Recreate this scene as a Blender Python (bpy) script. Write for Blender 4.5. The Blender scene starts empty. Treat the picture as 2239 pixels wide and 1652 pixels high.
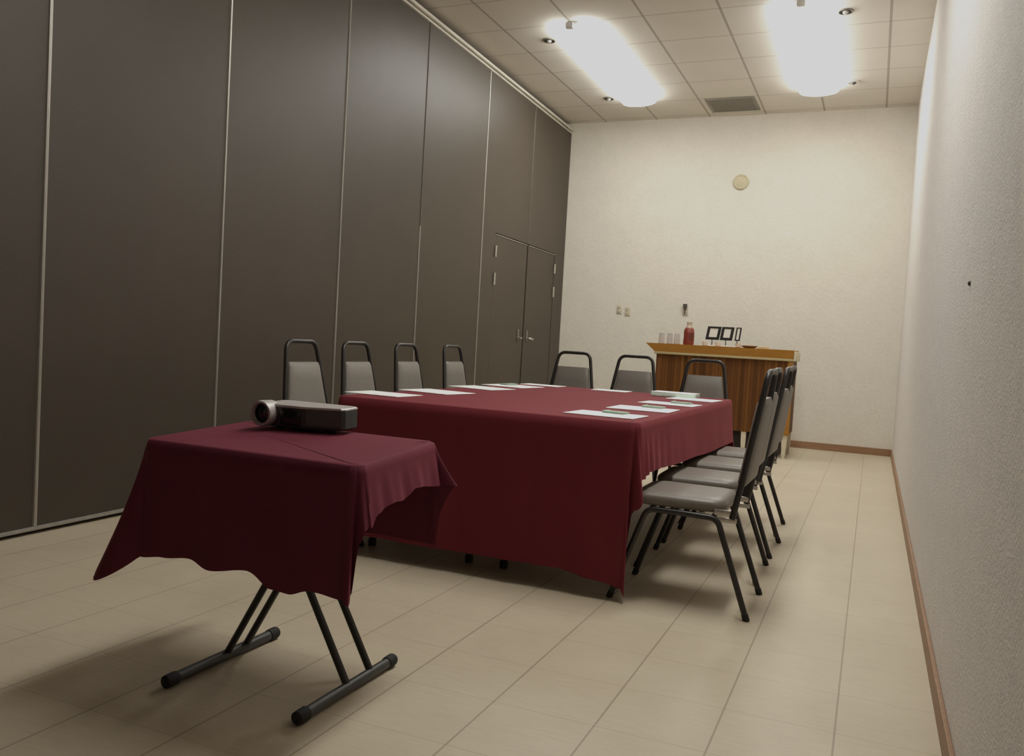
import bpy, bmesh, math, random
from mathutils import Vector, Matrix
random.seed(7)
SC = bpy.context.scene
COL = SC.collection
V = Vector
PI = math.pi

# ------------------------------------------------------------------ materials
def new_mat(name):
    m = bpy.data.materials.new(name); m.use_nodes = True
    nt = m.node_tree
    return m, nt, nt.nodes['Principled BSDF']

def N(nt, kind, **kw):
    n = nt.nodes.new(kind)
    for k, v in kw.items():
        setattr(n, k, v)
    return n

def noise(nt, scale, detail=4, rough=.6, vec=None, stretch=None):
    tc = N(nt, 'ShaderNodeTexCoord')
    src = tc.outputs['Object'] if vec is None else vec
    if stretch:
        mp = N(nt, 'ShaderNodeMapping'); mp.inputs['Scale'].default_value = stretch
        nt.links.new(src, mp.inputs['Vector']); src = mp.outputs['Vector']
    n = N(nt, 'ShaderNodeTexNoise')
    n.inputs['Scale'].default_value = scale; n.inputs['Detail'].default_value = detail
    n.inputs['Roughness'].default_value = rough
    nt.links.new(src, n.inputs['Vector'])
    return n.outputs['Fac']

def ramp(nt, fac, stops):
    r = N(nt, 'ShaderNodeValToRGB')
    e = r.color_ramp.elements
    while len(e) < len(stops): e.new(.5)
    for el, (p, c) in zip(e, stops):
        el.position = p; el.color = (*c, 1)
    nt.links.new(fac, r.inputs['Fac'])
    return r.outputs['Color']

def mixc(nt, fac, a, b, mode='MIX'):
    m = N(nt, 'ShaderNodeMix', data_type='RGBA', blend_type=mode)
    for sock, v in ((m.inputs[0], fac), (m.inputs[6], a), (m.inputs[7], b)):
        if isinstance(v, (int, float)): sock.default_value = v
        elif isinstance(v, tuple): sock.default_value = (*v, 1)
        else: nt.links.new(v, sock)
    return m.outputs[2]

def math_n(nt, op, a, b=None):
    m = N(nt, 'ShaderNodeMath', operation=op)
    for s, v in ((m.inputs[0], a), (m.inputs[1], b)):
        if v is None: continue
        if isinstance(v, (int, float)): s.default_value = v
        else: nt.links.new(v, s)
    return m.outputs[0]

def bump(nt, b, h, strength, dist=.01):
    bp = N(nt, 'ShaderNodeBump'); bp.inputs['Strength'].default_value = strength
    bp.inputs['Distance'].default_value = dist
    nt.links.new(h, bp.inputs['Height']); nt.links.new(bp.outputs['Normal'], b.inputs['Normal'])

def plain(name, col, rough=.5, metal=0., var=.12, scale=40, bmp=0., spec=.5, stretch=None):
    """a colour with a soft procedural variation"""
    m, nt, b = new_mat(name)
    f = noise(nt, scale, 3, stretch=stretch)
    lo = tuple(c * (1 - var) for c in col); hi = tuple(min(1, c * (1 + var)) for c in col)
    nt.links.new(ramp(nt, f, [(.3, lo), (.7, hi)]), b.inputs['Base Color'])
    b.inputs['Roughness'].default_value = rough; b.inputs['Metallic'].default_value = metal
    b.inputs['Specular IOR Level'].default_value = spec
    if bmp: bump(nt, b, f, bmp, .004)
    return m

def line_mask(nt, coord, origin, pitch, width):
    """1 on the joint lines of a grid along one coordinate"""
    t = math_n(nt, 'DIVIDE', math_n(nt, 'SUBTRACT', coord, origin), pitch)
    fr = math_n(nt, 'FRACT', math_n(nt, 'ADD', t, 200.5))
    d = math_n(nt, 'ABSOLUTE', math_n(nt, 'SUBTRACT', fr, .5))
    return math_n(nt, 'LESS_THAN', d, width / pitch / 2)

def floor_material():
    m, nt, b = new_mat('floor tiles')
    tc = N(nt, 'ShaderNodeTexCoord'); sp = N(nt, 'ShaderNodeSeparateXYZ')
    nt.links.new(tc.outputs['Object'], sp.inputs[0])
    lx = line_mask(nt, sp.outputs['X'], -.030, .3143, .006)
    ly = line_mask(nt, sp.outputs['Y'], 1.664, .3100, .0045)
    streak = noise(nt, 9, 6, .65, stretch=(1, 9, 1))
    blotch = noise(nt, 1.6, 4)
    c1 = ramp(nt, streak, [(.25, (.49, .415, .295)), (.75, (.60, .52, .385))])
    c2 = mixc(nt, .35, c1, ramp(nt, blotch, [(.35, (.48, .405, .30)), (.65, (.62, .54, .41))]))
    c3 = mixc(nt, math_n(nt, 'MULTIPLY', ly, .36), c2, (.30, .235, .17))
    c4 = mixc(nt, math_n(nt, 'MULTIPLY', lx, .62), c3, (.22, .17, .12))
    nt.links.new(c4, b.inputs['Base Color'])
    b.inputs['Roughness'].default_value = .42
    b.inputs['Specular IOR Level'].default_value = .35
    return m

def ceiling_material():
    m, nt, b = new_mat('ceiling tiles')
    tc = N(nt, 'ShaderNodeTexCoord'); sp = N(nt, 'ShaderNodeSeparateXYZ')
    nt.links.new(tc.outputs['Object'], sp.inputs[0])
    lx = line_mask(nt, sp.outputs['X'], -2.717, .6625, .022)
    ly = line_mask(nt, sp.outputs['Y'], 7.27, .637, .020)
    fine = noise(nt, 160, 3); big = noise(nt, .9, 2)
    c1 = ramp(nt, fine, [(.3, (.67, .63, .56)), (.7, (.75, .705, .635))])
    c2 = mixc(nt, .25, c1, ramp(nt, big, [(.4, (.62, .58, .51)), (.6, (.79, .74, .67))]))
    c3 = mixc(nt, math_n(nt, 'MULTIPLY', ly, .42), c2, (.30, .27, .22))
    c4 = mixc(nt, math_n(nt, 'MULTIPLY', lx, .66), c3, (.25, .225, .18))
    nt.links.new(c4, b.inputs['Base Color'])
    b.inputs['Roughness'].default_value = .9
    h = math_n(nt, 'SUBTRACT', fine, math_n(nt, 'MULTIPLY', math_n(nt, 'MAXIMUM', lx, ly), .6))
    bump(nt, b, h, .12, .004)
    return m

def wall_plaster(name, lo, hi, nscale, bstr, mott=.35):
    m, nt, b = new_mat(name)
    f = noise(nt, nscale, 5, .65); g = noise(nt, nscale * .12, 3)
    c1 = ramp(nt, f, [(.3, lo), (.7, hi)])
    c2 = mixc(nt, mott, c1, ramp(nt, g, [(.35, lo), (.65, hi)]))
    nt.links.new(c2, b.inputs['Base Color'])
    b.inputs['Roughness'].default_value = .82; b.inputs['Specular IOR Level'].default_value = .25
    bump(nt, b, f, bstr, .02)
    return m

def vinyl_panel():
    m, nt, b = new_mat('brown vinyl panel')
    f = noise(nt, 130, 4, .7, stretch=(1, 1, .55)); g = noise(nt, 1.1, 3)
    c1 = ramp(nt, f, [(.3, (.046, .036, .026)), (.7, (.064, .050, .037))])
    c2 = mixc(nt, .3, c1, ramp(nt, g, [(.35, (.045, .035, .026)), (.65, (.066, .052, .039))]))
    nt.links.new(c2, b.inputs['Base Color'])
    b.inputs['Roughness'].default_value = .46; b.inputs['Specular IOR Level'].default_value = .36
    bump(nt, b, f, .25, .002)
    return m

def wood_strips(name, stops, pitch, rough=.45):
    """vertical reeded wood strips across local x"""
    m, nt, b = new_mat(name)
    tc = N(nt, 'ShaderNodeTexCoord'); sp = N(nt, 'ShaderNodeSeparateXYZ')
    nt.links.new(tc.outputs['Object'], sp.inputs[0])
    s = math_n(nt, 'ADD', sp.outputs['X'], sp.outputs['Y'])
    idx = math_n(nt, 'FLOOR', math_n(nt, 'DIVIDE', s, pitch))
    wn = N(nt, 'ShaderNodeTexWhiteNoise', noise_dimensions='1D')
    nt.links.new(idx, wn.inputs['W'])
    grain = noise(nt, 14, 5, .6, stretch=(6, 6, .5))
    mixf = math_n(nt, 'ADD', math_n(nt, 'MULTIPLY', wn.outputs['Value'], .6), math_n(nt, 'MULTIPLY', grain, .4))
    c = ramp(nt, mixf, stops)
    lm = line_mask(nt, s, 0, pitch, .004)
    nt.links.new(mixc(nt, math_n(nt, 'MULTIPLY', lm, .6), c, (.02, .01, .004)), b.inputs['Base Color'])
    b.inputs['Roughness'].default_value = rough; b.inputs['Specular IOR Level'].default_value = .2
    bump(nt, b, math_n(nt, 'SUBTRACT', grain, lm), .3, .003)
    return m

def wood(name, lo, hi, rough=.4, stretch=(.6, 8, 8)):
    m, nt, b = new_mat(name)
    f = noise(nt, 7, 6, .6, stretch=stretch)
    nt.links.new(ramp(nt, f, [(.3, lo), (.7, hi)]), b.inputs['Base Color'])
    b.inputs['Roughness'].default_value = rough
    return m

def cloth_mat(name, lo, hi):
    m, nt, b = new_mat(name)
    f = noise(nt, 260, 2, .6); g = noise(nt, 3, 3)
    c = mixc(nt, .4, ramp(nt, f, [(.3, lo), (.7, hi)]), ramp(nt, g, [(.3, lo), (.7, hi)]))
    nt.links.new(c, b.inputs['Base Color'])
    b.inputs['Roughness'].default_value = .8
    b.inputs['Specular IOR Level'].default_value = .2
    b.inputs['Sheen Weight'].default_value = .22
    b.inputs['Sheen Roughness'].default_value = .45
    b.inputs['Sheen Tint'].default_value = (.62, .17, .18, 1)
    bump(nt, b, f, .12, .001)
    return m

def emissive(name, col, strength):
    m, nt, b = new_mat(name)
    f = noise(nt, 3, 2)
    nt.links.new(ramp(nt, f, [(.3, tuple(c * .97 for c in col)), (.7, col)]), b.inputs['Emission Color'])
    b.inputs['Emission Strength'].default_value = strength
    b.inputs['Base Color'].default_value = (.8, .8, .8, 1)
    return m

def glass_mat(name, col, alpha_rough=.05):
    m, nt, b = new_mat(name)
    f = noise(nt, 12, 2)
    nt.links.new(ramp(nt, f, [(.3, tuple(c * .96 for c in col)), (.7, col)]), b.inputs['Base Color'])
    b.inputs['Transmission Weight'].default_value = .9
    b.inputs['Roughness'].default_value = alpha_rough
    b.inputs['IOR'].default_value = 1.25
    return m

M = dict(
    floor=floor_material(), ceiling=ceiling_material(),
    wall_back=wall_plaster('cream wall plaster', (.66, .615, .525), (.735, .69, .60), 34, .22),
    wall_right=wall_plaster('grey stucco', (.64, .595, .555), (.82, .77, .72), 95, .48, .25),
    wall_front=wall_plaster('far plaster', (.40, .36, .31), (.46, .42, .36), 30, .2),
    vinyl=vinyl_panel(),
    seam=plain('brushed seam metal', (.36, .335, .30), .38, .5, .1, 20, stretch=(1, 1, .1)),
    dark_seam=plain('dark seam edge', (.10, .085, .07), .5, .2),
    gap=plain('shadow gap backing', (.015, .012, .010), .9),
    track=plain('painted track', (.66, .62, .54), .45, 0, .06, 12),
    skirting=wood('terracotta skirting', (.23, .12, .060), (.32, .18, .10), .5),
    hinge=plain('hinge steel', (.42, .39, .34), .4, .6),
    handle=plain('handle chrome', (.62, .58, .52), .25, .9),
    black_metal=plain('black enamelled tube', (.020, .017, .015), .38, .1, .2, 60),
    rubber=plain('black rubber', (.012, .011, .010), .75),
    seat=plain('taupe vinyl upholstery', (.150, .128, .106), .42, 0, .10, 90, .12),
    back_pad=plain('grey vinyl upholstery', (.178, .160, .138), .48, 0, .10, 90, .12),
    bracket=plain('bare steel bracket', (.50, .47, .43), .35, .8),
    table_top=wood('laminate table top', (.36, .27, .18), (.44, .34, .23)),
    cloth_big=cloth_mat('burgundy table linen', (.134, .017, .025), (.168, .023, .032)),
    cloth_small=cloth_mat('wine table linen', (.110, .0175, .032), (.140, .023, .042)),
    leg_grey=plain('grey enamelled tube', (.055, .056, .052), .4, .2, .15, 50),
    paper=plain('white paper', (.93, .92, .87), .8, 0, .03, 30),
    mint=plain('pale green paper', (.27, .36, .28), .7, 0, .08, 30),
    mint_pale=plain('very pale green paper', (.62, .78, .68), .7, 0, .06, 30),
    proj_body=plain('dark grey plastic', (.045, .049, .046), .45, 0, .15, 60),
    proj_lit_grey=plain('lit facet grey plastic', (.085, .090, .082), .5, 0, .12, 60),
    proj_top=plain('silver grey plastic', (.50, .46, .44), .4, .2, .06, 40),
    proj_black=plain('gloss black plastic', (.006, .006, .006), .18),
    lens=plain('coated lens glass', (.012, .016, .018), .08, 0, .2, 10, spec=.9),
    bar_body=wood_strips('reeded bar front', [(.1, (.060, .022, .006)), (.5, (.115, .044, .010)), (.9, (.20, .085, .018))], .034, .6),
    bar_top=wood('honey bar top', (.33, .135, .012), (.44, .205, .022), .4),
    bar_trim=plain('olive beading', (.44, .36, .20), .5, 0, .08),
    cream=plain('cream painted block', (.66, .59, .44), .5, 0, .08),
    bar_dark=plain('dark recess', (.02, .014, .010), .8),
    red=plain('red label bottle', (.20, .040, .026), .35, 0, .15, 30),
    red_dark=plain('dark red label', (.11, .018, .008), .4),
    bottle_neck=plain('pale bottle neck', (.46, .37, .28), .3),
    frame_black=plain('black plastic frame', (.018, .018, .016), .4),
    card=plain('white card', (.78, .76, .68), .7, 0, .04),
    glass=glass_mat('thin clear glass', (.86, .82, .82)),
    china=plain('white china', (.80, .77, .72), .3, 0, .04),
    saucer=plain('brown plate', (.27, .15, .085), .45),
    butter=plain('butter yellow paper', (.70, .58, .34), .6),
    plate_cream=plain('yellowed plastic', (.50, .44, .28), .55, 0, .06),
    plate_wall=plain('wall plate plastic', (.56, .51, .42), .5, 0, .06),
    plug=plain('charcoal plug', (.06, .05, .038), .6),
    spot_rim=plain('spotlight rim', (.16, .145, .12), .4, .3),
    spot_dark=plain('spotlight baffle', (.015, .013, .011), .7),
    spot_bulb=plain('unlit bulb', (.55, .52, .47), .2, .3),
    white_ring=plain('white ring', (.74, .70, .62), .5),
    grille=plain('grey vent grille', (.21, .195, .165), .5, .2, .1, 30),
    white_metal=plain('white sheet metal', (.75, .74, .72), .4),
    tube_glow=emissive('lit diffuser', (1., .99, .935), 15.5),
    tube_glow_near=emissive('near lit diffuser', (1., .99, .935), 24.),  # same glow at higher strength, for the near fixture alone
)

# ------------------------------------------------------------------ mesh helpers
def bm_new(): return bmesh.new()

def box(bm, c, s, bev=0., seg=2, rot=None):
    r = bmesh.ops.create_cube(bm, size=1)
    vs = r['verts']
    bmesh.ops.scale(bm, vec=V(s), verts=vs)
    if bev > 0:
        es = list({e for v in vs for e in v.link_edges})
        rb = bmesh.ops.bevel(bm, geom=es, offset=bev, segments=seg, affect='EDGES', profile=.5)
        vs = list({v for f in rb['faces'] for v in f.verts} | {v for v in vs if v.is_valid})
    if rot is not None:
        bmesh.ops.rotate(bm, cent=V((0, 0, 0)), matrix=rot, verts=vs)
    bmesh.ops.translate(bm, vec=V(c), verts=vs)
    return vs

def span(bm, lo, hi, bev=0., seg=2):
    lo, hi = V(lo), V(hi)
    return box(bm, (lo + hi) / 2, hi - lo, bev, seg)

def loft(bm, rings, cap=True, closed=True):
    """rings: equal-length lists of points"""
    vr = [[bm.verts.new(p) for p in r] for r in rings]
    n = len(vr[0])
    for a, b in zip(vr, vr[1:]):
        for i in range(n if closed else n - 1):
            j = (i + 1) % n
            bm.faces.new((a[i], a[j], b[j], b[i]))
    if cap:
        bm.faces.new(list(reversed(vr[0]))); bm.faces.new(vr[-1])
    return vr

def tube(bm, pts, r, seg=12, cap=True):
    pts = [V(p) for p in pts]
    rings = []
    t0 = (pts[1] - pts[0]).normalized()
    nrm = t0.orthogonal().normalized()
    prev = t0
    for i, p in enumerate(pts):
        if i == 0: t = t0
        elif i == len(pts) - 1: t = (pts[-1] - pts[-2]).normalized()
        else: t = ((pts[i + 1] - p).normalized() + (p - pts[i - 1]).normalized()).normalized()
        q = prev.rotation_difference(t); nrm = (q @ nrm).normalized(); prev = t
        bi = t.cross(nrm)
        rr = r[i] if isinstance(r, (list, tuple)) else r
        rings.append([p + nrm * (rr * math.cos(a)) + bi * (rr * math.sin(a)) for a in [2 * PI * k / seg for k in range(seg)]])
    loft(bm, rings, cap)

def fillet(pts, rad, seg=6):
    """round the inner corners of a polyline"""
    pts = [V(p) for p in pts]; out = [pts[0]]
    for a, b, c in zip(pts, pts[1:], pts[2:]):
        u = (a - b); w = (c - b)
        ang = u.angle(w); d = min(rad / math.tan(ang / 2), u.length * .48, w.length * .48)
        p0 = b + u.normalized() * d; p1 = b + w.normalized() * d
        for k in range(seg + 1):
            t = k / seg
            out.append((1 - t) ** 2 * p0 + 2 * t * (1 - t) * b + t * t * p1)
    out.append(pts[-1]); return out

def lathe(bm, prof, c=(0, 0, 0), seg=24, axis='Z', cap=True):
    rings = []
    for r, z in prof:
        ring = []
        for k in range(seg):
            a = 2 * PI * k / seg
            x, y = r * math.cos(a), r * math.sin(a)
            p = {'Z': (x, y, z), 'Y': (x, z, -y), 'X': (z, x, y)}[axis]
            ring.append(V(p) + V(c))
        rings.append(ring)
    loft(bm, rings, cap)

def obj(name, bm, mat, parent=None, loc=(0, 0, 0), smooth=True, angle=40):
    bmesh.ops.recalc_face_normals(bm, faces=bm.faces)
    me = bpy.data.meshes.new(name); bm.to_mesh(me); bm.free()
    me.materials.append(M[mat] if isinstance(mat, str) else mat)
    if smooth:
        for p in me.polygons: p.use_smooth = True
        me.set_sharp_from_angle(angle=math.radians(angle))
    o = bpy.data.objects.new(name, me); COL.objects.link(o)
    o.location = loc
    if parent: o.parent = parent
    return o

def tag(o, label, cat, group=None):
    o['label'] = label; o['category'] = cat
    if group: o['group'] = group
    return o

def thing(name, label, cat, loc=(0, 0, 0), rz=0., group=None):
    o = bpy.data.objects.new(name, None); COL.objects.link(o)
    o.empty_display_size = .05
    o.location = loc; o.rotation_euler = (0, 0, rz)
    return tag(o, label, cat, group)

def struct(name, bm, mat, parent=None, loc=(0, 0, 0), smooth=False):
    o = obj(name, bm, mat, parent, loc, smooth)
    if parent is None: o['kind'] = 'structure'
    return o

def dup(root, loc, rz=None, label=None, group=None):
    """copy of a thing with copies of its parts and sub-parts"""
    r = root.copy(); COL.objects.link(r); r.location = loc
    if rz is not None: r.rotation_euler = (0, 0, rz)
    if label: r['label'] = label
    if group: r['group'] = group
    for ch in list(root.children):
        c = ch.copy(); COL.objects.link(c); c.parent = r
        for g in list(ch.children):
            d = g.copy(); COL.objects.link(d); d.parent = c
    return r

# ------------------------------------------------------------------ room
XR, YB, ZC, YF = .262, 10.57, 3.962, -2.6
bm = bm_new(); span(bm, (-4.05, YF - .1, -.1), (XR + .1, YB + .1, 0)); struct('floor', bm, 'floor')
bm = bm_new(); span(bm, (-4.05, YF - .1, ZC), (XR + .1, YB + .1, ZC + .1)); struct('ceiling', bm, 'ceiling')
bm = bm_new(); span(bm, (-4.05, YB, 0), (XR + .1, YB + .1, ZC)); struct('wall_back', bm, 'wall_back')
bm = bm_new(); span(bm, (XR, YF - .1, 0), (XR + .1, YB, ZC)); struct('wall_right', bm, 'wall_right')
bm = bm_new(); span(bm, (-4.05, YF - .1, 0), (XR, YF, ZC)); struct('wall_front', bm, 'wall_front')
bm = bm_new(); span(bm, (-3.82, YB - .014, 0), (XR - .014, YB, .082), .003); struct('baseboard_back', bm, 'skirting')
bm = bm_new(); span(bm, (XR - .014, YF, 0), (XR, YB, .082), .003); struct('baseboard_right', bm, 'skirting')

# left wall: operable partition of vinyl panels, turned by about a degree
TH = .0168
WL = (-3.72, 2.87, 0)
def wall_frame(o):
    o.location = WL; o.rotation_euler = (0, 0, TH); return o
U0, U1 = -5.5, 7.70
bm = bm_new(); span(bm, (-.16, U0, 0), (-.05, U1 - .005, 3.85)); span(bm, (-.30, U0, 0), (-.27, U1 - .005, ZC))
wall_left = wall_frame(struct('wall_left', bm, 'gap'))
SEAMS = [-4.96, -3.72, -2.48, -1.24, 0., 1.23, 2.495, 3.73, 5.06, 6.37]
ZB, ZT = .040, 3.825
edges = [U0] + SEAMS + [U1]
DZ = 2.21; D = [(5.415, 6.352), (6.388, 7.32)]
for i, (a, b) in enumerate(zip(edges, edges[1:])):
    bm = bm_new(); a2, b2 = a + .003, b - .003
    if i == 9:      # panel left of the double door seam
        span(bm, (-.05, a2, ZB), (0, D[0][0] - .008, ZT)); span(bm, (-.05, D[0][0] - .008, DZ + .01), (0, b2, ZT))
    elif i == 10:
        span(bm, (-.05, D[1][1] + .008, ZB), (0, b2, ZT)); span(bm, (-.05, a2, DZ + .01), (0, D[1][1] + .008, ZT))
    else:
        span(bm, (-.05, a2, ZB), (0, b2, ZT), .003)
    obj('panel', bm, 'vinyl', wall_left, smooth=False)
for s in SEAMS:
    w = .011 if s <= 0 else .0085
    zlo = DZ + .012 if s == 6.37 else ZB
    if s == 3.73:    # upper half is thinner and darker than the lower
        bm = bm_new(); tube(bm, [(0, s, 2.05), (0, s, ZT)], .007, 8); o = obj('seam_strip', bm, 'dark_seam', wall_left)
        o['label'] = 'dull dark upper seam strip'
        bm = bm_new(); tube(bm, [(0, s, ZB), (0, s, 2.05)], .0085, 8); obj('seam_strip', bm, 'seam', wall_left)
    else:
        bm = bm_new(); tube(bm, [(0, s, zlo), (0, s, ZT)], w, 8)
        obj('seam_strip', bm, 'dark_seam' if s == 6.37 else 'seam', wall_left)
bm = bm_new(); span(bm, (-.05, U0, .020), (.010, U1 - .01, .040), .004)
wall_frame(struct('trim_1', bm, 'seam', smooth=True))
bm = bm_new()
span(bm, (-.05, U0, 3.859), (.03, U1 - .01, 3.884), .004)
span(bm, (-.05, U0, 3.824), (.018, U1 - .01, 3.839), .003)
wall_frame(struct('trim_2', bm, 'track', smooth=True))

for k, (a, b) in enumerate(D):
    bm = bm_new(); span(bm, (-.05, a, ZB + .005), (-.003, b, DZ), .003)
    d = wall_frame(struct('door_%d' % (k + 1), bm, 'vinyl'))
    bm = bm_new()
    span(bm, (-.003, a, DZ - .010), (.004, b, DZ), .002)
    obj('top_edge', bm, 'seam', d)
    u = a if k == 0 else b
    for z0, z1 in ((1.965, 2.085), (1.665, 1.795), (.30, .43)):
        bm = bm_new(); tube(bm, [(.008, u, z0), (.008, u, z1)], .014, 10); obj('hinge', bm, 'hinge', d)
    u = 6.205 if k == 0 else 6.485
    sgn = -1 if k == 0 else 1
    bm = bm_new(); span(bm, (-.004, u - .025, 1.08), (.006, u + .025, 1.21), .004)
    h = obj('handle_plate', bm, 'spot_rim', d)
    bm = bm_new(); tube(bm, fillet([(.0, u, 1.115), (.05, u, 1.115), (.055, u + sgn * .07, 1.105)], .02), .013, 10)
    obj('lever', bm, 'handle', h)

# ------------------------------------------------------------------ ceiling fixtures
def light_fixture(loc, label, group, lit, L=2.44):
    t = thing('fluorescent_fixture', label, 'ceiling light', loc, 0, group)
    bm = bm_new(); span(bm, (-.06, 0, .058), (.06, L, .082), .004); obj('housing', bm, 'white_metal', t)
    rings = []
    for y in (.03, .05, L - .05, L - .03):
        e = .92 if y in (.03, L - .03) else 1.
        ring = []
        for k in range(15):
            a = PI * k / 14
            ring.append(V((-.205 * math.cos(a) * e, y, .058 - .075 * e * math.sin(a) ** .6)))
        rings.append(ring)
    bm = bm_new(); loft(bm, rings); obj('diffuser', bm, lit, t)
    for y0, y1 in ((-.07, .03), (L - .03, L + .07)):
        bm = bm_new(); span(bm, (-.035, y0, .005), (.035, y1, .058), .008); obj('end_cap', bm, 'white_metal', t)
    return t
FX = ZC - .082
light_fixture((-2.70, 7.24, FX), 'long lit fluorescent ceiling light nearer the brown panel wall', 'ceiling lights', 'tube_glow')
light_fixture((-.735, 7.24, FX), 'long lit fluorescent ceiling light nearer the stucco wall', 'ceiling lights', 'tube_glow')

light_fixture((-.735, 2.55, FX), 'long lit fluorescent ceiling light above the near end of the table', 'ceiling lights', 'tube_glow_near')

def spotlight(loc, label, mats=('spot_rim', 'spot_dark', 'spot_bulb'), r=.062):
    t = thing('recessed_spotlight', label, 'spotlight', loc, 0, 'recessed ceiling spotlights')
    bm = bm_new(); lathe(bm, [(r * .78, -.004), (r, -.004), (r, -.010), (r * .92, -.013), (r * .78, -.010)], seg=28, cap=False)
    obj('rim', bm, mats[0], t)
    bm = bm_new(); lathe(bm, [(.001, -.003), (r * .79, -.003), (r * .79, -.008), (.001, -.006)], seg=28, cap=False)
    obj('baffle', bm, mats[1], t)
    bm = bm_new(); lathe(bm, [(.001, -.028), (.014, -.026), (.022, -.018), (.024, -.006)], seg=20)
    obj('bulb', bm, mats[2], t)
    return t
spotlight((-3.06, 7.62, ZC), 'dark recessed spotlight by the near end of the left ceiling light')
spotlight((-3.05, 9.565, ZC), 'dark recessed spotlight by the far end of the left ceiling light')
spotlight((-.415, 7.585, ZC), 'dark recessed spotlight beside the near end of the right ceiling light')
spotlight((-.392, 9.53, ZC), 'pale ringed spotlight by the far end of the right ceiling light', ('white_ring', 'white_ring', 'plug'))

t = thing('ceiling_vent', 'grey slatted air vent set in the ceiling near the back wall', 'vent', (-1.71, 10.09, ZC))
bm = bm_new()
for s in (-1, 1):
    span(bm, (-.28, s * .255 - .02, -.012), (.28, s * .255 + .02, -.001), .003)
    span(bm, (s * .26 - .02, -.235, -.012), (s * .26 + .02, .235, -.001), .003)
obj('frame', bm, 'grille', t)
bm = bm_new()
for k in range(15):
    box(bm, (0, -.217 + k * .031, -.007), (.5, .024, .002), rot=Matrix.Rotation(math.radians(0), 3, 'X'))
obj('louvre', bm, 'grille', t)
bm = bm_new(); span(bm, (-.25, -.24, -.003), (.25, .24, -.001)); obj('backing', bm, 'spot_rim', t)

# ------------------------------------------------------------------ back wall bits
t = thing('wall_speaker', 'round yellowed speaker cover high on the cream back wall', 'speaker', (-1.63, YB, 3.155))
bm = bm_new(); lathe(bm, [(.092, -.001), (.092, -.018), (.080, -.026), (.066, -.022), (.066, -.001)], axis='Y', seg=32); obj('rim', bm, 'plate_cream', t)
bm = bm_new(); lathe(bm, [(.066, -.020), (.040, -.027), (.001, -.030)], axis='Y', seg=32, cap=False); obj('grille', bm, 'plate_cream', t)

def outlet(x, z, label, w=.075, h=.115):
    t = thing('wall_outlet', label, 'outlet', (x, YB, z), 0, 'sockets on the back wall')
    bm = bm_new(); span(bm, (-w / 2, -.010, -h / 2), (w / 2, -.001, h / 2), .004); obj('cover_plate', bm, 'plate_wall', t)
    for s in (-1, 1):
        bm = bm_new(); span(bm, (-.018, -.016, s * .026 - .016), (.018, -.010, s * .026 + .016), .003); obj('socket', bm, 'plate_cream', t)
    return t
outlet(-3.055, 1.558, 'pale wall socket on the back wall, left of the close pair')
outlet(-2.945, 1.535, 'pale wall socket on the back wall, right of the close pair')
outlet(-2.205, 1.575, 'pale wall socket on the back wall holding a dark plug', .07, .12)
t = thing('electric_plug', 'small dark plug pushed into the back wall socket above the bar', 'plug', (-2.205, YB - .016, 1.615))
bm = bm_new(); rings = []
for z, w in ((.04, .024), (.0, .022), (-.035, .012)):
    rings.append([V((-w, -.03, z)), V((w, -.03, z)), V((w, 0, z)), V((-w, 0, z))])
loft(bm, rings); obj('plug_body', bm, 'plug', t)
bm = bm_new(); tube(bm, [(0, -.015, -.035), (0, -.015, -.085)], .006, 8); obj('plug_cord', bm, 'plug', t)

bm = bm_new(); lathe(bm, [(.001, -.008), (.007, -.006), (.009, -.0005)], axis='X', seg=14)
o = obj('wall_screw', bm, 'plug', None, (XR, 3.016, 1.341)); tag(o, 'tiny dark screw head in the rough stucco right wall', 'screw')

# ------------------------------------------------------------------ draped tablecloths
def smooth(x): x = max(0., min(1., x)); return x * x * (3 - 2 * x)

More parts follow.
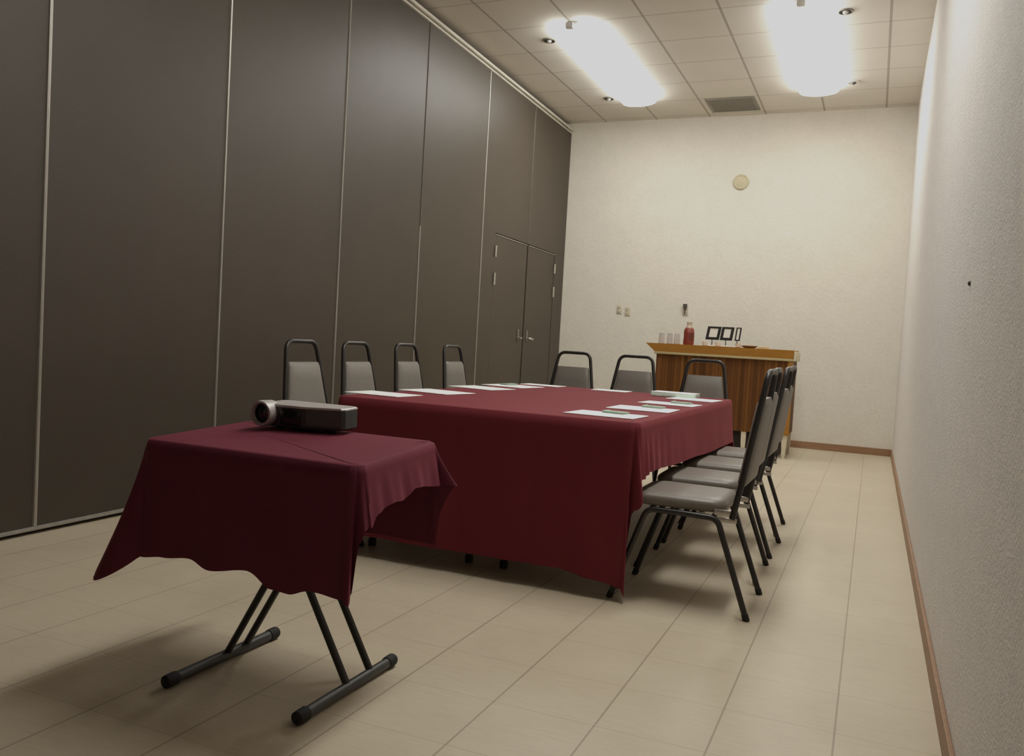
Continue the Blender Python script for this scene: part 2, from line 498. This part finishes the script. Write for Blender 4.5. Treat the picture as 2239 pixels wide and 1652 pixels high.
def tablecloth(name, mat, corners, drops, cornerf, waves, hemf=None, K=22, rad=.022, step=.02, nfan=44):
    """corners: four 3D points, counter-clockwise from front left; side i runs from corner i to i+1.
    drops[i](t) = hang length along side i; cornerf[i] = (drop(t), flare(t)) over the corner fan at corner i+1."""
    C4 = [V(c) for c in corners]
    cols = []         # (point on edge, outward direction, drop, flare(s))
    for i in range(4):
        a, b = C4[i], C4[(i + 1) % 4]; c = C4[(i + 2) % 4]
        e = (b - a); L = e.length; d = e.normalized(); nrm = V((d.y, -d.x, 0)).normalized()
        e2 = (c - b).normalized(); n2 = V((e2.y, -e2.x, 0)).normalized()
        n = max(8, int(L / step))
        a2, b2 = a + d * rad, b - d * rad
        for k in range(n + 1):
            t = k / n
            w, fl = waves[i](t)
            cols.append((a2.lerp(b2, t), nrm, drops[i](t), fl, w))
        dr, flr = cornerf[i]
        for k in range(1, nfan):
            t = k / nfan
            ang = t * PI / 2
            dirn = (nrm * math.cos(ang) + n2 * math.sin(ang)).normalized()
            base = b2.lerp(b + e2 * rad, t)
            cols.append((base, dirn, dr(t), flr(t), 0.))
    n = len(cols)
    bm = bm_new()
    rings = []
    # rounded shoulder, then hang
    svals = [0] + [(j / K) for j in range(1, K + 1)]
    for j in range(-4, K + 1):
        ring = []
        for (p, dn, drop, fl, w) in cols:
            if j < 0:
                q = p - dn * (.035 * (-1 - j) / 3.) + V((0, 0, .0))
            else:
                s = svals[j]
                r0 = .014
                if j == 0:
                    q = p + dn * r0 * .6 + V((0, 0, -r0 * .25))
                else:
                    z = r0 + (drop - r0) * s
                    out = r0 + fl * s ** 1.25 + w * smooth(s * 1.6) * (.35 + .65 * s)
                    q = p + dn * out + V((0, 0, -z))
            ring.append(q)
        rings.append(ring)
    vr = [[bm.verts.new(q) for q in r] for r in rings]
    for a, b in zip(vr, vr[1:]):
        for i in range(n):
            k = (i + 1) % n
            bm.faces.new((a[i], a[k], b[k], b[i]))
    bm.faces.new(vr[0])
    o = obj(name, bm, mat, None, smooth=True, angle=75)
    return o

def prof(pts):
    """piecewise smooth profile through (t, value)"""
    def f(t):
        if t <= pts[0][0]: return pts[0][1]
        for (a, va), (b, vb) in zip(pts, pts[1:]):
            if t <= b: return va + (vb - va) * smooth((t - a) / (b - a))
        return pts[-1][1]
    return f

# ---- large table: two folding tables side by side under one cloth
TZ = .765
def conference_table(x, label):
    t = thing('folding_table', label, 'table', (x, 0, 0), 0, 'tables under the long burgundy cloth')
    bm = bm_new(); span(bm, (-.36, 3.50, TZ - .040), (.36, 5.82, TZ - .008), .006); obj('tabletop', bm, 'table_top', t)
    for sx in (-1, 1):
        for y in (3.66, 5.745):
            bm = bm_new(); tube(bm, [(sx * .275, y, .012), (sx * .275, y, TZ - .04)], .015, 12)
            lg = obj('leg', bm, 'black_metal', t)
            bm = bm_new(); lathe(bm, [(.020, 0), (.021, .025), (.016, .04)], (sx * .275, y, 0), 14); obj('foot_cap', bm, 'rubber', lg)
    for y in (3.66, 5.745):
        bm = bm_new(); tube(bm, [(-.275, y, .30), (.275, y, .30)], .011, 10); obj('cross_bar', bm, 'black_metal', t)
    return t
conference_table(-1.272, 'folding table under the long burgundy cloth, half nearer the stucco wall')
conference_table(-2.006, 'folding table under the long burgundy cloth, half nearer the brown panels')

BC = [(-2.385, 3.455, TZ), (-.897, 3.462, TZ), (-.872, 5.85, TZ), (-2.38, 5.85, TZ)]
def wv(amp, freq, ph, fl, seed=0, near=None):
    def f(t):
        a = amp * (math.sin(freq * t + ph) * .6 + math.sin(freq * 2.3 * t + 1.7 * ph + seed) * .4)
        if near: a += near(t)
        return a, fl
    return f
side_folds = lambda t: .008 * math.exp(-t * 9.) * math.sin(2 * PI * (t ** .6) * 15)
o = tablecloth('tablecloth', 'cloth_big', BC,
    [prof([(0, .655), (.3, .662), (.8, .66), (.93, .685), (1, .70)]),
     prof([(0, .245), (.06, .225), (.35, .25), (.7, .275), (1, .285)]),
     prof([(0, .40), (1, .40)]),
     prof([(0, .25), (1, .25)])],
    [(prof([(0, .70), (.30, .735), (.46, .70), (.56, .37), (.72, .325), (1, .245)]), prof([(0, .012), (.24, .03), (.43, -.045), (.66, .055), (1, .02)])),
     (prof([(0, .285), (.4, .38), (1, .40)]), prof([(0, .02), (.4, .05), (1, .006)])),
     (prof([(0, .40), (.5, .46), (1, .25)]), prof([(0, .006), (.5, .08), (1, .02)])),
     (prof([(0, .25), (.5, .5), (1, .655)]), prof([(0, .02), (.5, .06), (1, .012)]))],
    [wv(.006, 22, .4, .012), wv(.0025, 18, 1.1, .02, 2, side_folds), wv(.004, 20, .2, .006), wv(.005, 25, .8, .02)])
tag(o, 'long burgundy cloth over the big meeting table, hanging low at the front', 'tablecloth')

# ---- projector stand table
PC = [(-1.948, 1.860, .733), (-1.212, 1.856, .733), (-1.246, 2.335, .751), (-1.972, 2.335, .751)]
t = thing('projector_table', 'small folding table with crossed tube legs under the wine cloth', 'table', (-1.61, 2.11, 0))
bm = bm_new()
pa = [V(c) for c in PC]; mid = sum(pa, V()) / 4
top = [mid + (p - mid) * .965 + V((0, 0, -.006)) for p in pa]; low = [p - V((0, 0, .024)) for p in top]
loft(bm, [[p - t.location for p in low], [p - t.location for p in top]])
obj('tabletop', bm, 'table_top', t, smooth=False)
for s in (-1, 1):
    bx = s * .236
    bm = bm_new(); tube(bm, [(bx, -.225, .020), (bx, .235, .020)], .0165, 16)
    fb = obj('floor_bar', bm, 'leg_grey', t)
    for y0, y1 in ((-.250, -.20), (.21, .258)):
        bm = bm_new(); lathe(bm, [(.012, y0), (.019, y0 + .006), (.020, y0 + .02), (.020, y1 - .006), (.0175, y1)], (bx, 0, .0205), 18, 'Y'); obj('end_cap', bm, 'rubber', fb)
    for y in ((.012, .100) if s < 0 else (-.004, .122)):
        bm = bm_new(); tube(bm, [(bx * .985, y, .030), (-bx * .66, y, .705)], .0115, 14); obj('leg', bm, 'black_metal', t)
bm = bm_new(); tube(bm, [(0, -.004, .428), (0, .122, .428)], .008, 10); obj('pivot_rod', bm, 'black_metal', t)

o = tablecloth('tablecloth', 'cloth_small', PC,
    [prof([(0, .345), (.12, .335), (.25, .325), (.37, .345), (.55, .325), (.68, .362), (.76, .365), (.86, .345), (1, .352)]),
     prof([(0, .165), (.10, .135), (.28, .122), (.45, .128), (.6, .108), (1, .130)]),
     prof([(0, .335), (.3, .33), (1, .33)]),
     prof([(0, .31), (1, .31)])],
    [(prof([(0, .345), (.36, .362), (.5, .34), (.62, .20), (.74, .168), (1, .160)]), prof([(0, .012), (.34, .030), (.46, -.006), (.68, .028), (1, .02)])),
     (prof([(0, .130), (.2, .132), (.5, .22), (.75, .335), (1, .335)]), prof([(0, .04), (.12, .075), (.5, .03), (1, .02)])),
     (prof([(0, .33), (.5, .40), (1, .31)]), prof([(0, .02), (.5, .10), (1, .02)])),
     (prof([(0, .31), (.22, .425), (.45, .42), (.9, .35), (1, .345)]), prof([(0, .08), (.18, .145), (.42, .13), (.88, .018), (1, .012)]))],
    [wv(.005, 17, .4, .010), wv(.0045, 20, 1.3, .022), wv(.005, 14, .1, .02), wv(.005, 14, .5, .03)],
    K=20, rad=.018, step=.012)
tag(o, 'wine red cloth on the small projector table, pointed corner hanging left', 'tablecloth')

# ---- projector
PZ = .7445
t = thing('projector', 'dark grey projector with silver ringed lens on the small cloth covered table', 'projector', (-1.65, 2.215, PZ + .0018), 0)
t.rotation_euler = (.0371, 0, 0)
outl = [(-.180, .002), (-.10, -.004), (-.012, -.002), (-.003, .000), (.112, .034), (.121, .046), (.119, .115), (.107, .124), (-.165, .124), (-.180, .112), (-.184, .012)]
def ol(k, z): return [V((x * k, .06 + (y - .06) * k, z)) for x, y in outl]
bm = bm_new(); loft(bm, [ol(.92, .013), ol(1., .020), ol(1., .078)])
body = obj('body', bm, 'proj_body', t, angle=30)
bm = bm_new(); loft(bm, [ol(1.004, .078), ol(1.002, .082), ol(.975, .085), ol(.85, .0865)])
obj('top_cover', bm, 'proj_top', t, angle=30)
bm = bm_new(); span(bm, (-.098, -.009, .021), (-.016, .006, .075), .010, 3); obj('front_window', bm, 'proj_black', t)
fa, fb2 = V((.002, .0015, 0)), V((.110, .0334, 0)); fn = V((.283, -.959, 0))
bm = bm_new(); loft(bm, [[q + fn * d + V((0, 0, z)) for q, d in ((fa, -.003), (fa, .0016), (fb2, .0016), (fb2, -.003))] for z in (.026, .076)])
obj('lit_facet_panel', bm, 'proj_lit_grey', t, smooth=False)  # added panel: brighter tone of the light-facing facet put into its grey
LX = -.150
bm = bm_new(); lathe(bm, [(.032, .02), (.040, .02), (.0425, -.020), (.040, -.034), (.033, -.034), (.031, -.022)], (LX, -.002, .055), 32, 'Y', cap=False)
ring = obj('lens_ring', bm, 'proj_top', t)
bm = bm_new(); lathe(bm, [(.001, -.026), (.014, -.024), (.024, -.018), (.024, -.012), (.034, -.012)], (LX, -.002, .055), 28, 'Y', cap=False); obj('lens', bm, 'lens', ring)
for x, y in ((-.12, .03), (.070, .050), (-.05, .10)):
    bm = bm_new(); lathe(bm, [(.012, .0), (.012, .008), (.009, .018)], (x, y, 0), 14); obj('foot', bm, 'rubber', t)
bm = bm_new(); span(bm, (-.08, .02, .003), (.05, .105, .016), .004); obj('base_plate', bm, 'proj_black', t)

# ------------------------------------------------------------------ stacking chairs
def make_chair(label, group):
    """faces local +x; origin on the floor under the seat"""
    t = thing('stacking_chair', label, 'chair', (0, 0, 0), 0, group)
    R = .0125
    # seat cushion
    bm = bm_new()
    def outline(k, z, crown=0.):
        pts = []
        hw = .208 * k; x0, x1 = -.185 * k + .01, .215 * k + .01
        rr = .065
        for cx, cy, a0 in ((x1 - rr, hw - rr, 0), (x0 + rr, hw * .96 - rr, 90), (x0 + rr, -hw * .96 + rr, 180), (x1 - rr, -hw + rr, 270)):
            for q in range(7):
                a = math.radians(a0 + q * 15)
                pts.append(V((cx + rr * math.cos(a), cy + rr * math.sin(a), z)))
        return pts
    loft(bm, [outline(.93, .418), outline(.985, .424), outline(1., .440), outline(.985, .456), outline(.93, .467), outline(.72, .473), outline(.4, .474)])
    obj('seat', bm, 'seat', t, angle=60)
    # back pad: trapezoid, thick, leaning
    def bp(z): return -.213 - .150 * (z - .42)      # x of the back plane at height z
    bm = bm_new(); rings = []
    zz = [.535, .55, .60, .70, .80, .875, .893, .898]
    for z in zz:
        hw = .188 - (z - .53) * .155
        th = .024 if .54 < z < .89 else .012
        if z in (zz[0], zz[-1]): hw -= .008
        ring = []
        for q in range(20):
            a = 2 * PI * q / 20
            cx = math.copysign(abs(math.cos(a)) ** .35, math.cos(a)); sy = math.copysign(abs(math.sin(a)) ** .7, math.sin(a))
            ring.append(V((bp(z) + .002 + th * sy, hw * cx, z)))
        rings.append(ring)
    loft(bm, rings); obj('backrest', bm, 'back_pad', t, angle=60)
    # hoop of the back
    pts = [(-.205, -.207, .405), (bp(.56), -.200, .56), (bp(.90), -.146, .90), (bp(1.010), -.128, 1.010), (bp(1.010), .128, 1.010), (bp(.90), .146, .90), (bp(.56), .200, .56), (-.205, .207, .405)]
    pl = [V(p) for p in pts]
    path = fillet(pl[:3] + pl[3:], .075, 7)
    bm = bm_new(); tube(bm, path, .0128, 12); obj('back_frame', bm, 'black_metal', t)
    # legs, rails, brackets
    for s in (-1, 1):
        y = s * .200
        bm = bm_new(); tube(bm, fillet([(-.285, s * .212, .012), (-.145, y, .398), (.01, y, .402)], .05), R, 12)
        lg = obj('leg', bm, 'black_metal', t)
        bm = bm_new(); tube(bm, [(-.2893, s * .2123, 0), (-.280, s * .2115, .026)], .0140, 12); obj('foot_cap', bm, 'rubber', lg)
        bm = bm_new(); tube(bm, fillet([(.285, s * .212, .012), (.150, y, .402), (.01, y, .402)], .05), R, 12)
        lg = obj('leg', bm, 'black_metal', t)
        bm = bm_new(); tube(bm, [(.2893, s * .2123, 0), (.280, s * .2115, .026)], .0140, 12); obj('foot_cap', bm, 'rubber', lg)
        bm = bm_new(); span(bm, (-.215, s * .197 - .004, .412), (-.13, s * .197 + .004, .436), .002); span(bm, (-.222, s * .197 - .005, .385), (-.12, s * .197 + .005, .404), .002)
        obj('seat_bracket', bm, 'bracket', t)
    for x in (-.13, .13):
        bm = bm_new(); tube(bm, [(x, -.2, .408), (x, .2, .408)], .010, 10); obj('cross_bar', bm, 'black_metal', t)
    return t

G = 'black framed stacking chairs around the meeting table'
first = make_chair('x', G)
placed = []
def put(x, y, rz, label):
    global first
    if not placed:
        c = first; c.location = (x, y, 0); c.rotation_euler = (0, 0, rz); c['label'] = label
    else:
        c = dup(first, (x, y, 0), rz, label)
    placed.append(c)
for cx, y, lab, dr in ((-.690, 3.712, 'grey stacking chair on the stucco wall side, nearest the camera', 0),
               (-.722, 4.275, 'grey stacking chair on the stucco wall side, second from the camera', .01),
               (-.722, 4.868, 'grey stacking chair on the stucco wall side, third from the camera', -.01),
               (-.750, 5.452, 'grey stacking chair on the stucco wall side, farthest from the camera', 0)):
    put(cx, y, PI + dr, lab)
for y, lab in ((3.825, 'grey stacking chair along the brown panels, nearest, behind the projector'),
               (4.355, 'grey stacking chair along the brown panels, second from the projector'),
               (4.955, 'grey stacking chair along the brown panels, third from the projector'),
               (5.635, 'grey stacking chair along the brown panels, farthest, nearest the double doors')):
    put(-2.600, y, 0, lab)
for x, lab in ((-2.200, 'grey stacking chair at the far table end, leftmost, in front of bare white wall'),
               (-1.695, 'grey stacking chair at the far table end, by the left end of the bar'),
               (-1.156, 'grey stacking chair at the far table end, right in front of the wooden bar')):
    put(x, 6.115, -PI / 2, lab)

# ------------------------------------------------------------------ paper settings on the table
PZ0 = TZ + .0012
def sheet(x, y, w, d, rz, label, name='paper_sheet', mat='paper', h=.003, cat='paper', z=PZ0, group='paper place sheets on the meeting table'):
    bm = bm_new(); span(bm, (-w / 2, -d / 2, 0), (w / 2, d / 2, h), .0008, 1)
    o = obj(name, bm, mat, None, (x, y, z), smooth=False); o.rotation_euler = (0, 0, rz)
    return tag(o, label, cat, group)
R_ = math.radians
right = [(-1.105, 3.715, .33, .235, -3, 'white paper on the chair side of the stucco wall, nearest the camera'),
         (-1.070, 4.255, .32, .27, 0, 'white paper on the stucco wall side, second from the camera'),
         (-1.060, 4.830, .32, .22, -4, 'white paper on the stucco wall side, third from the camera'),
         (-1.040, 5.450, .30, .26, -6, 'white paper on the stucco wall side, partly under the green pad')]
for x, y, w, d, r, lab in right: sheet(x, y, w, d, R_(r), lab)
left = [(-2.315, 3.755, .33, .23, -4, 'white paper on the brown panel side, nearest the camera'),
        (-2.255, 4.225, .34, .27, -10, 'white paper on the brown panel side, second from the camera'),
        (-2.285, 4.885, .34, .27, -12, 'white paper on the brown panel side, third from the camera'),
        (-2.270, 5.355, .33, .30, -9, 'white paper on the brown panel side, fourth from the camera')]
for x, y, w, d, r, lab in left: sheet(x, y, w, d, R_(r), lab)
sheet(-2.200, 5.745, .30, .17, R_(-3), 'white paper before the leftmost chair at the far end')
sheet(-1.680, 5.745, .25, .18, 0, 'white paper before the middle chair at the far end')
def greens(x, y, rz, label):
    t = thing('notepad', label, 'notepad', (x, y, PZ0 + .003), rz, 'small pale green pads')
    bm = bm_new(); span(bm, (-.035, -.055, 0), (.035, .055, .009), .002); obj('pages', bm, 'mint', t)
    bm = bm_new(); span(bm, (-.034, .044, .009), (.034, .054, .0105), .0005); obj('binding_strip', bm, 'mint_pale', t)
greens(-1.085, 3.800, R_(80), 'small pale green pad on the nearest paper by the stucco wall')
greens(-1.045, 4.375, R_(82), 'small pale green pad on the second paper by the stucco wall')
greens(-1.010, 4.905, R_(84), 'small pale green pad on the third paper by the stucco wall')
greens(-2.33, 5.42, R_(-20), 'small pale green pad on the fourth paper by the brown panels')
t = thing('paper_pad', 'thick mint green paper pad on the far right corner of the table', 'paper pad', (-1.205, 5.635, PZ0), R_(-2))
bm = bm_new(); span(bm, (-.145, -.085, 0), (.145, .085, .026), .003); obj('page_block', bm, 'mint_pale', t)
bm = bm_new(); span(bm, (-.146, -.086, .026), (.146, .086, .029), .001); obj('top_sheet', bm, 'paper', t)

# ------------------------------------------------------------------ bar counter
BX0, BX1, BY0, BY1 = -2.20, -.778, 9.25, 9.82
t = thing('bar_counter', 'wooden bar counter with flared honey top against the back wall', 'bar counter', (0, 0, 0))
bm = bm_new(); span(bm, (BX0, BY0, .25), (BX1, BY1, 1.03), .004); obj('front_panel', bm, 'bar_body', t, smooth=False)
bm = bm_new()
def rect(x0, x1, y0, y1, z): return [V((x0, y0, z)), V((x1, y0, z)), V((x1, y1, z)), V((x0, y1, z))]
loft(bm, [rect(BX0 - .035, BX1 + .012, BY0 - .03, BY1, 1.052), rect(BX0 - .125, BX1 + .012, BY0 - .06, BY1, 1.135), rect(BX0 - .127, BX1 + .014, BY0 - .062, BY1, 1.142)])
obj('counter_top', bm, 'bar_top', t, smooth=False)
bm = bm_new(); span(bm, (BX0 - .04, BY0 - .034, 1.026), (BX1 + .016, BY1, 1.052), .006); obj('beading', bm, 'bar_trim', t)
bm = bm_new(); span(bm, (BX1 + .014, BY0 - .045, 1.03), (BX1 + .034, BY1 - .05, 1.128), .006); obj('end_cap', bm, 'cream', t)
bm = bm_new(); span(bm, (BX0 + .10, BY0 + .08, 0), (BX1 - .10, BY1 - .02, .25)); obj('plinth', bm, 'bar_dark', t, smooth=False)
for x in (BX0 + .03, -1.225, BX1 - .03):
    for y in (BY0 + .035, BY1 - .04):
        bm = bm_new(); rings = [rect(x - .026, x + .026, y - .026, y + .026, .25), rect(x - .024, x + .024, y - .024, y + .024, .14), rect(x - .016, x + .016, y - .016, y + .016, 0)]
        loft(bm, rings); obj('leg', bm, 'cream', t, smooth=False)
for x in (BX0 + .015, BX1 - .015):
    bm = bm_new(); span(bm, (x - .03, BY0 - .010, .25), (x + .03, BY0 + .002, 1.028), .003); obj('corner_post', bm, 'bar_body' if x < -1.5 else 'bar_top', t)

BZ = 1.142; BYI = 9.36
def tumbler(x, y, label):
    t = thing('drinking_glass', label, 'glass', (x, y, BZ), 0, 'upturned clear glasses on the bar')
    bm = bm_new(); lathe(bm, [(.036, 0), (.029, .115), (.027, .118), (.002, .118), (.002, .114), (.026, .114), (.034, 0)], seg=22, cap=False); obj('bowl', bm, 'glass', t)
    bm = bm_new(); lathe(bm, [(.0365, 0), (.0365, .006), (.0335, .006), (.0335, 0)], seg=22, cap=False); obj('rim', bm, 'glass', t)
for x, y, lab in ((-2.195, 9.36, 'upturned clear glass at the left end of the bar, leftmost'),
                  (-2.110, 9.38, 'upturned clear glass on the bar, between two other glasses'),
                  (-2.025, 9.36, 'upturned clear glass on the bar, next to the red bottle')): tumbler(x, y, lab)
t = thing('bottle', 'red bottle with pale neck standing on the bar', 'bottle', (-1.895, BYI, BZ))
bm = bm_new(); lathe(bm, [(.052, 0), (.059, .012), (.059, .05), (.055, .09), (.058, .13), (.054, .165), (.040, .19)], seg=28); obj('bottle_body', bm, 'red', t)
bm = bm_new(); lathe(bm, [(.040, .19), (.030, .215), (.028, .228), (.030, .228), (.030, .252), (.012, .256)], seg=24); obj('bottle_cap', bm, 'bottle_neck', t)
bm = bm_new()
rings = []
for z in (.045, .13):
    rings.append([V((.0600 * math.cos(a), .0600 * math.sin(a), z)) for a in [math.radians(-75 + 9 * k) for k in range(9)]])
loft(bm, rings, cap=False, closed=False); obj('bottle_label', bm, 'red_dark', t)

def stand(x, w, label, lean, b=.029):
    t = thing('card_stand', label, 'card stand', (x, BYI, BZ), 0, 'black framed card stands on the bar')
    bm = bm_new(); span(bm, (-.035, -.03, 0), (.035, .03, .012), .004); obj('base', bm, 'china', t)
    bm = bm_new(); tube(bm, [(0, 0, .012), (0, 0, .075)], .005, 8); obj('stem', bm, 'plug', t)
    z0, z1 = .070, .215
    def q(u, z): return V((u + lean * (z - z0), 0, z))
    fb = bm_new()
    for (ua, ub, za, zb) in ((-w / 2, -w / 2 + b, z0, z1), (w / 2 - b, w / 2, z0, z1), (-w / 2 + b, w / 2 - b, z0, z0 + b), (-w / 2 + b, w / 2 - b, z1 - b * .7, z1)):
        loft(fb, [[q(ua, za) + V((0, -.008, 0)), q(ub, za) + V((0, -.008, 0)), q(ub, za) + V((0, .008, 0)), q(ua, za) + V((0, .008, 0))],
                  [q(ua, zb) + V((0, -.008, 0)), q(ub, zb) + V((0, -.008, 0)), q(ub, zb) + V((0, .008, 0)), q(ua, zb) + V((0, .008, 0))]])
    obj('frame', fb, 'frame_black', t, smooth=False)
    bm = bm_new(); loft(bm, [[q(-w / 2 + b, z0 + b) + V((0, y, 0)) for y in (-.004, .004)] + [q(w / 2 - b, z0 + b) + V((0, y, 0)) for y in (.004, -.004)],
                             [q(-w / 2 + b, z1 - b * .7) + V((0, y, 0)) for y in (-.004, .004)] + [q(w / 2 - b, z1 - b * .7) + V((0, y, 0)) for y in (.004, -.004)]])
    obj('card', bm, 'card', t, smooth=False)
stand(-1.640, .145, 'black framed card stand on the bar, nearer the red bottle', .16)
stand(-1.492, .130, 'black framed card stand on the bar, middle of the three', .14)
stand(-1.372, .055, 'narrow black framed card stand on the bar, beside the middle one', .10, .014)

def cup(x, y, label):
    t = thing('cup', label, 'cup', (x, y, BZ), 0, 'small white cups on the bar')
    bm = bm_new(); lathe(bm, [(.016, 0), (.024, .006), (.030, .040), (.031, .042), (.028, .040), (.021, .010), (.001, .008)], seg=22, cap=False); obj('bowl', bm, 'china', t)
    bm = bm_new(); tube(bm, fillet([(.026, 0, .034), (.044, 0, .034), (.042, 0, .012), (.022, 0, .012)], .01, 4), .004, 8); obj('cup_handle', bm, 'china', t)
cup(-1.700, 9.27, 'small white cup at the front edge of the bar, near the bottle')
cup(-1.560, 9.265, 'small white cup at the front edge of the bar, under the card stands')
cup(-1.345, 9.265, 'small white cup on the bar, right of the card stands')
t = thing('plate', 'brown plate lying on the bar right of the small cups', 'plate', (-1.235, 9.33, BZ))
bm = bm_new(); lathe(bm, [(.04, 0), (.06, .004), (.088, .020), (.090, .024), (.060, .010), (.001, .008)], seg=32, cap=False); obj('dish', bm, 'saucer', t)
bm = bm_new(); lathe(bm, [(.088, .021), (.092, .024), (.088, .027), (.085, .0245), (.088, .021)], seg=32, cap=False); obj('rim', bm, 'saucer', t)
t = thing('napkin_stack', 'stack of butter yellow napkins on the bar, right of the brown plate', 'napkins', (-1.085, 9.30, BZ), R_(8))
for k in range(3):
    bm = bm_new(); box(bm, (0.002 * k, 0, .004 + .008 * k), (.11, .09, .007), .002); obj('napkin', bm, 'butter', t)

# ------------------------------------------------------------------ camera, world, colour
f, yaw, pit, rol, H = 1847.06, -.402801342, -.0443048337, .0566815529, 1.08
F = V((math.sin(yaw) * math.cos(pit), math.cos(yaw) * math.cos(pit), math.sin(pit)))
rt = V((math.cos(yaw), -math.sin(yaw), 0)); up = rt.cross(F)
rt2 = math.cos(rol) * rt + math.sin(rol) * up; up2 = -math.sin(rol) * rt + math.cos(rol) * up
cd = bpy.data.cameras.new('camera'); cam = bpy.data.objects.new('camera', cd); COL.objects.link(cam)
cd.sensor_width = 36; cd.sensor_fit = 'HORIZONTAL'; cd.lens = f / 2239 * 36; cd.clip_start = .02
mw = Matrix((rt2, up2, -F)).transposed().to_4x4(); mw.translation = V((0, 0, H))
cam.matrix_world = mw
SC.camera = cam

w = bpy.data.worlds.new('world'); SC.world = w; w.use_nodes = True
w.node_tree.nodes['Background'].inputs[0].default_value = (.9, .85, .8, 1)
w.node_tree.nodes['Background'].inputs[1].default_value = .05

vs = SC.view_settings
vs.view_transform = 'Standard'; vs.look = 'None'; vs.exposure = 0; vs.gamma = 1
# the photograph's highlights clip at a dim grey-white
vs.use_curve_mapping = True
cm = vs.curve_mapping
c = cm.curves[3]
c.points[0].location = (0, 0); c.points[1].location = (1, .64)
c.points.new(.45, .45); c.points.new(.66, .60)
cm.extend = 'HORIZONTAL'
cm.update()
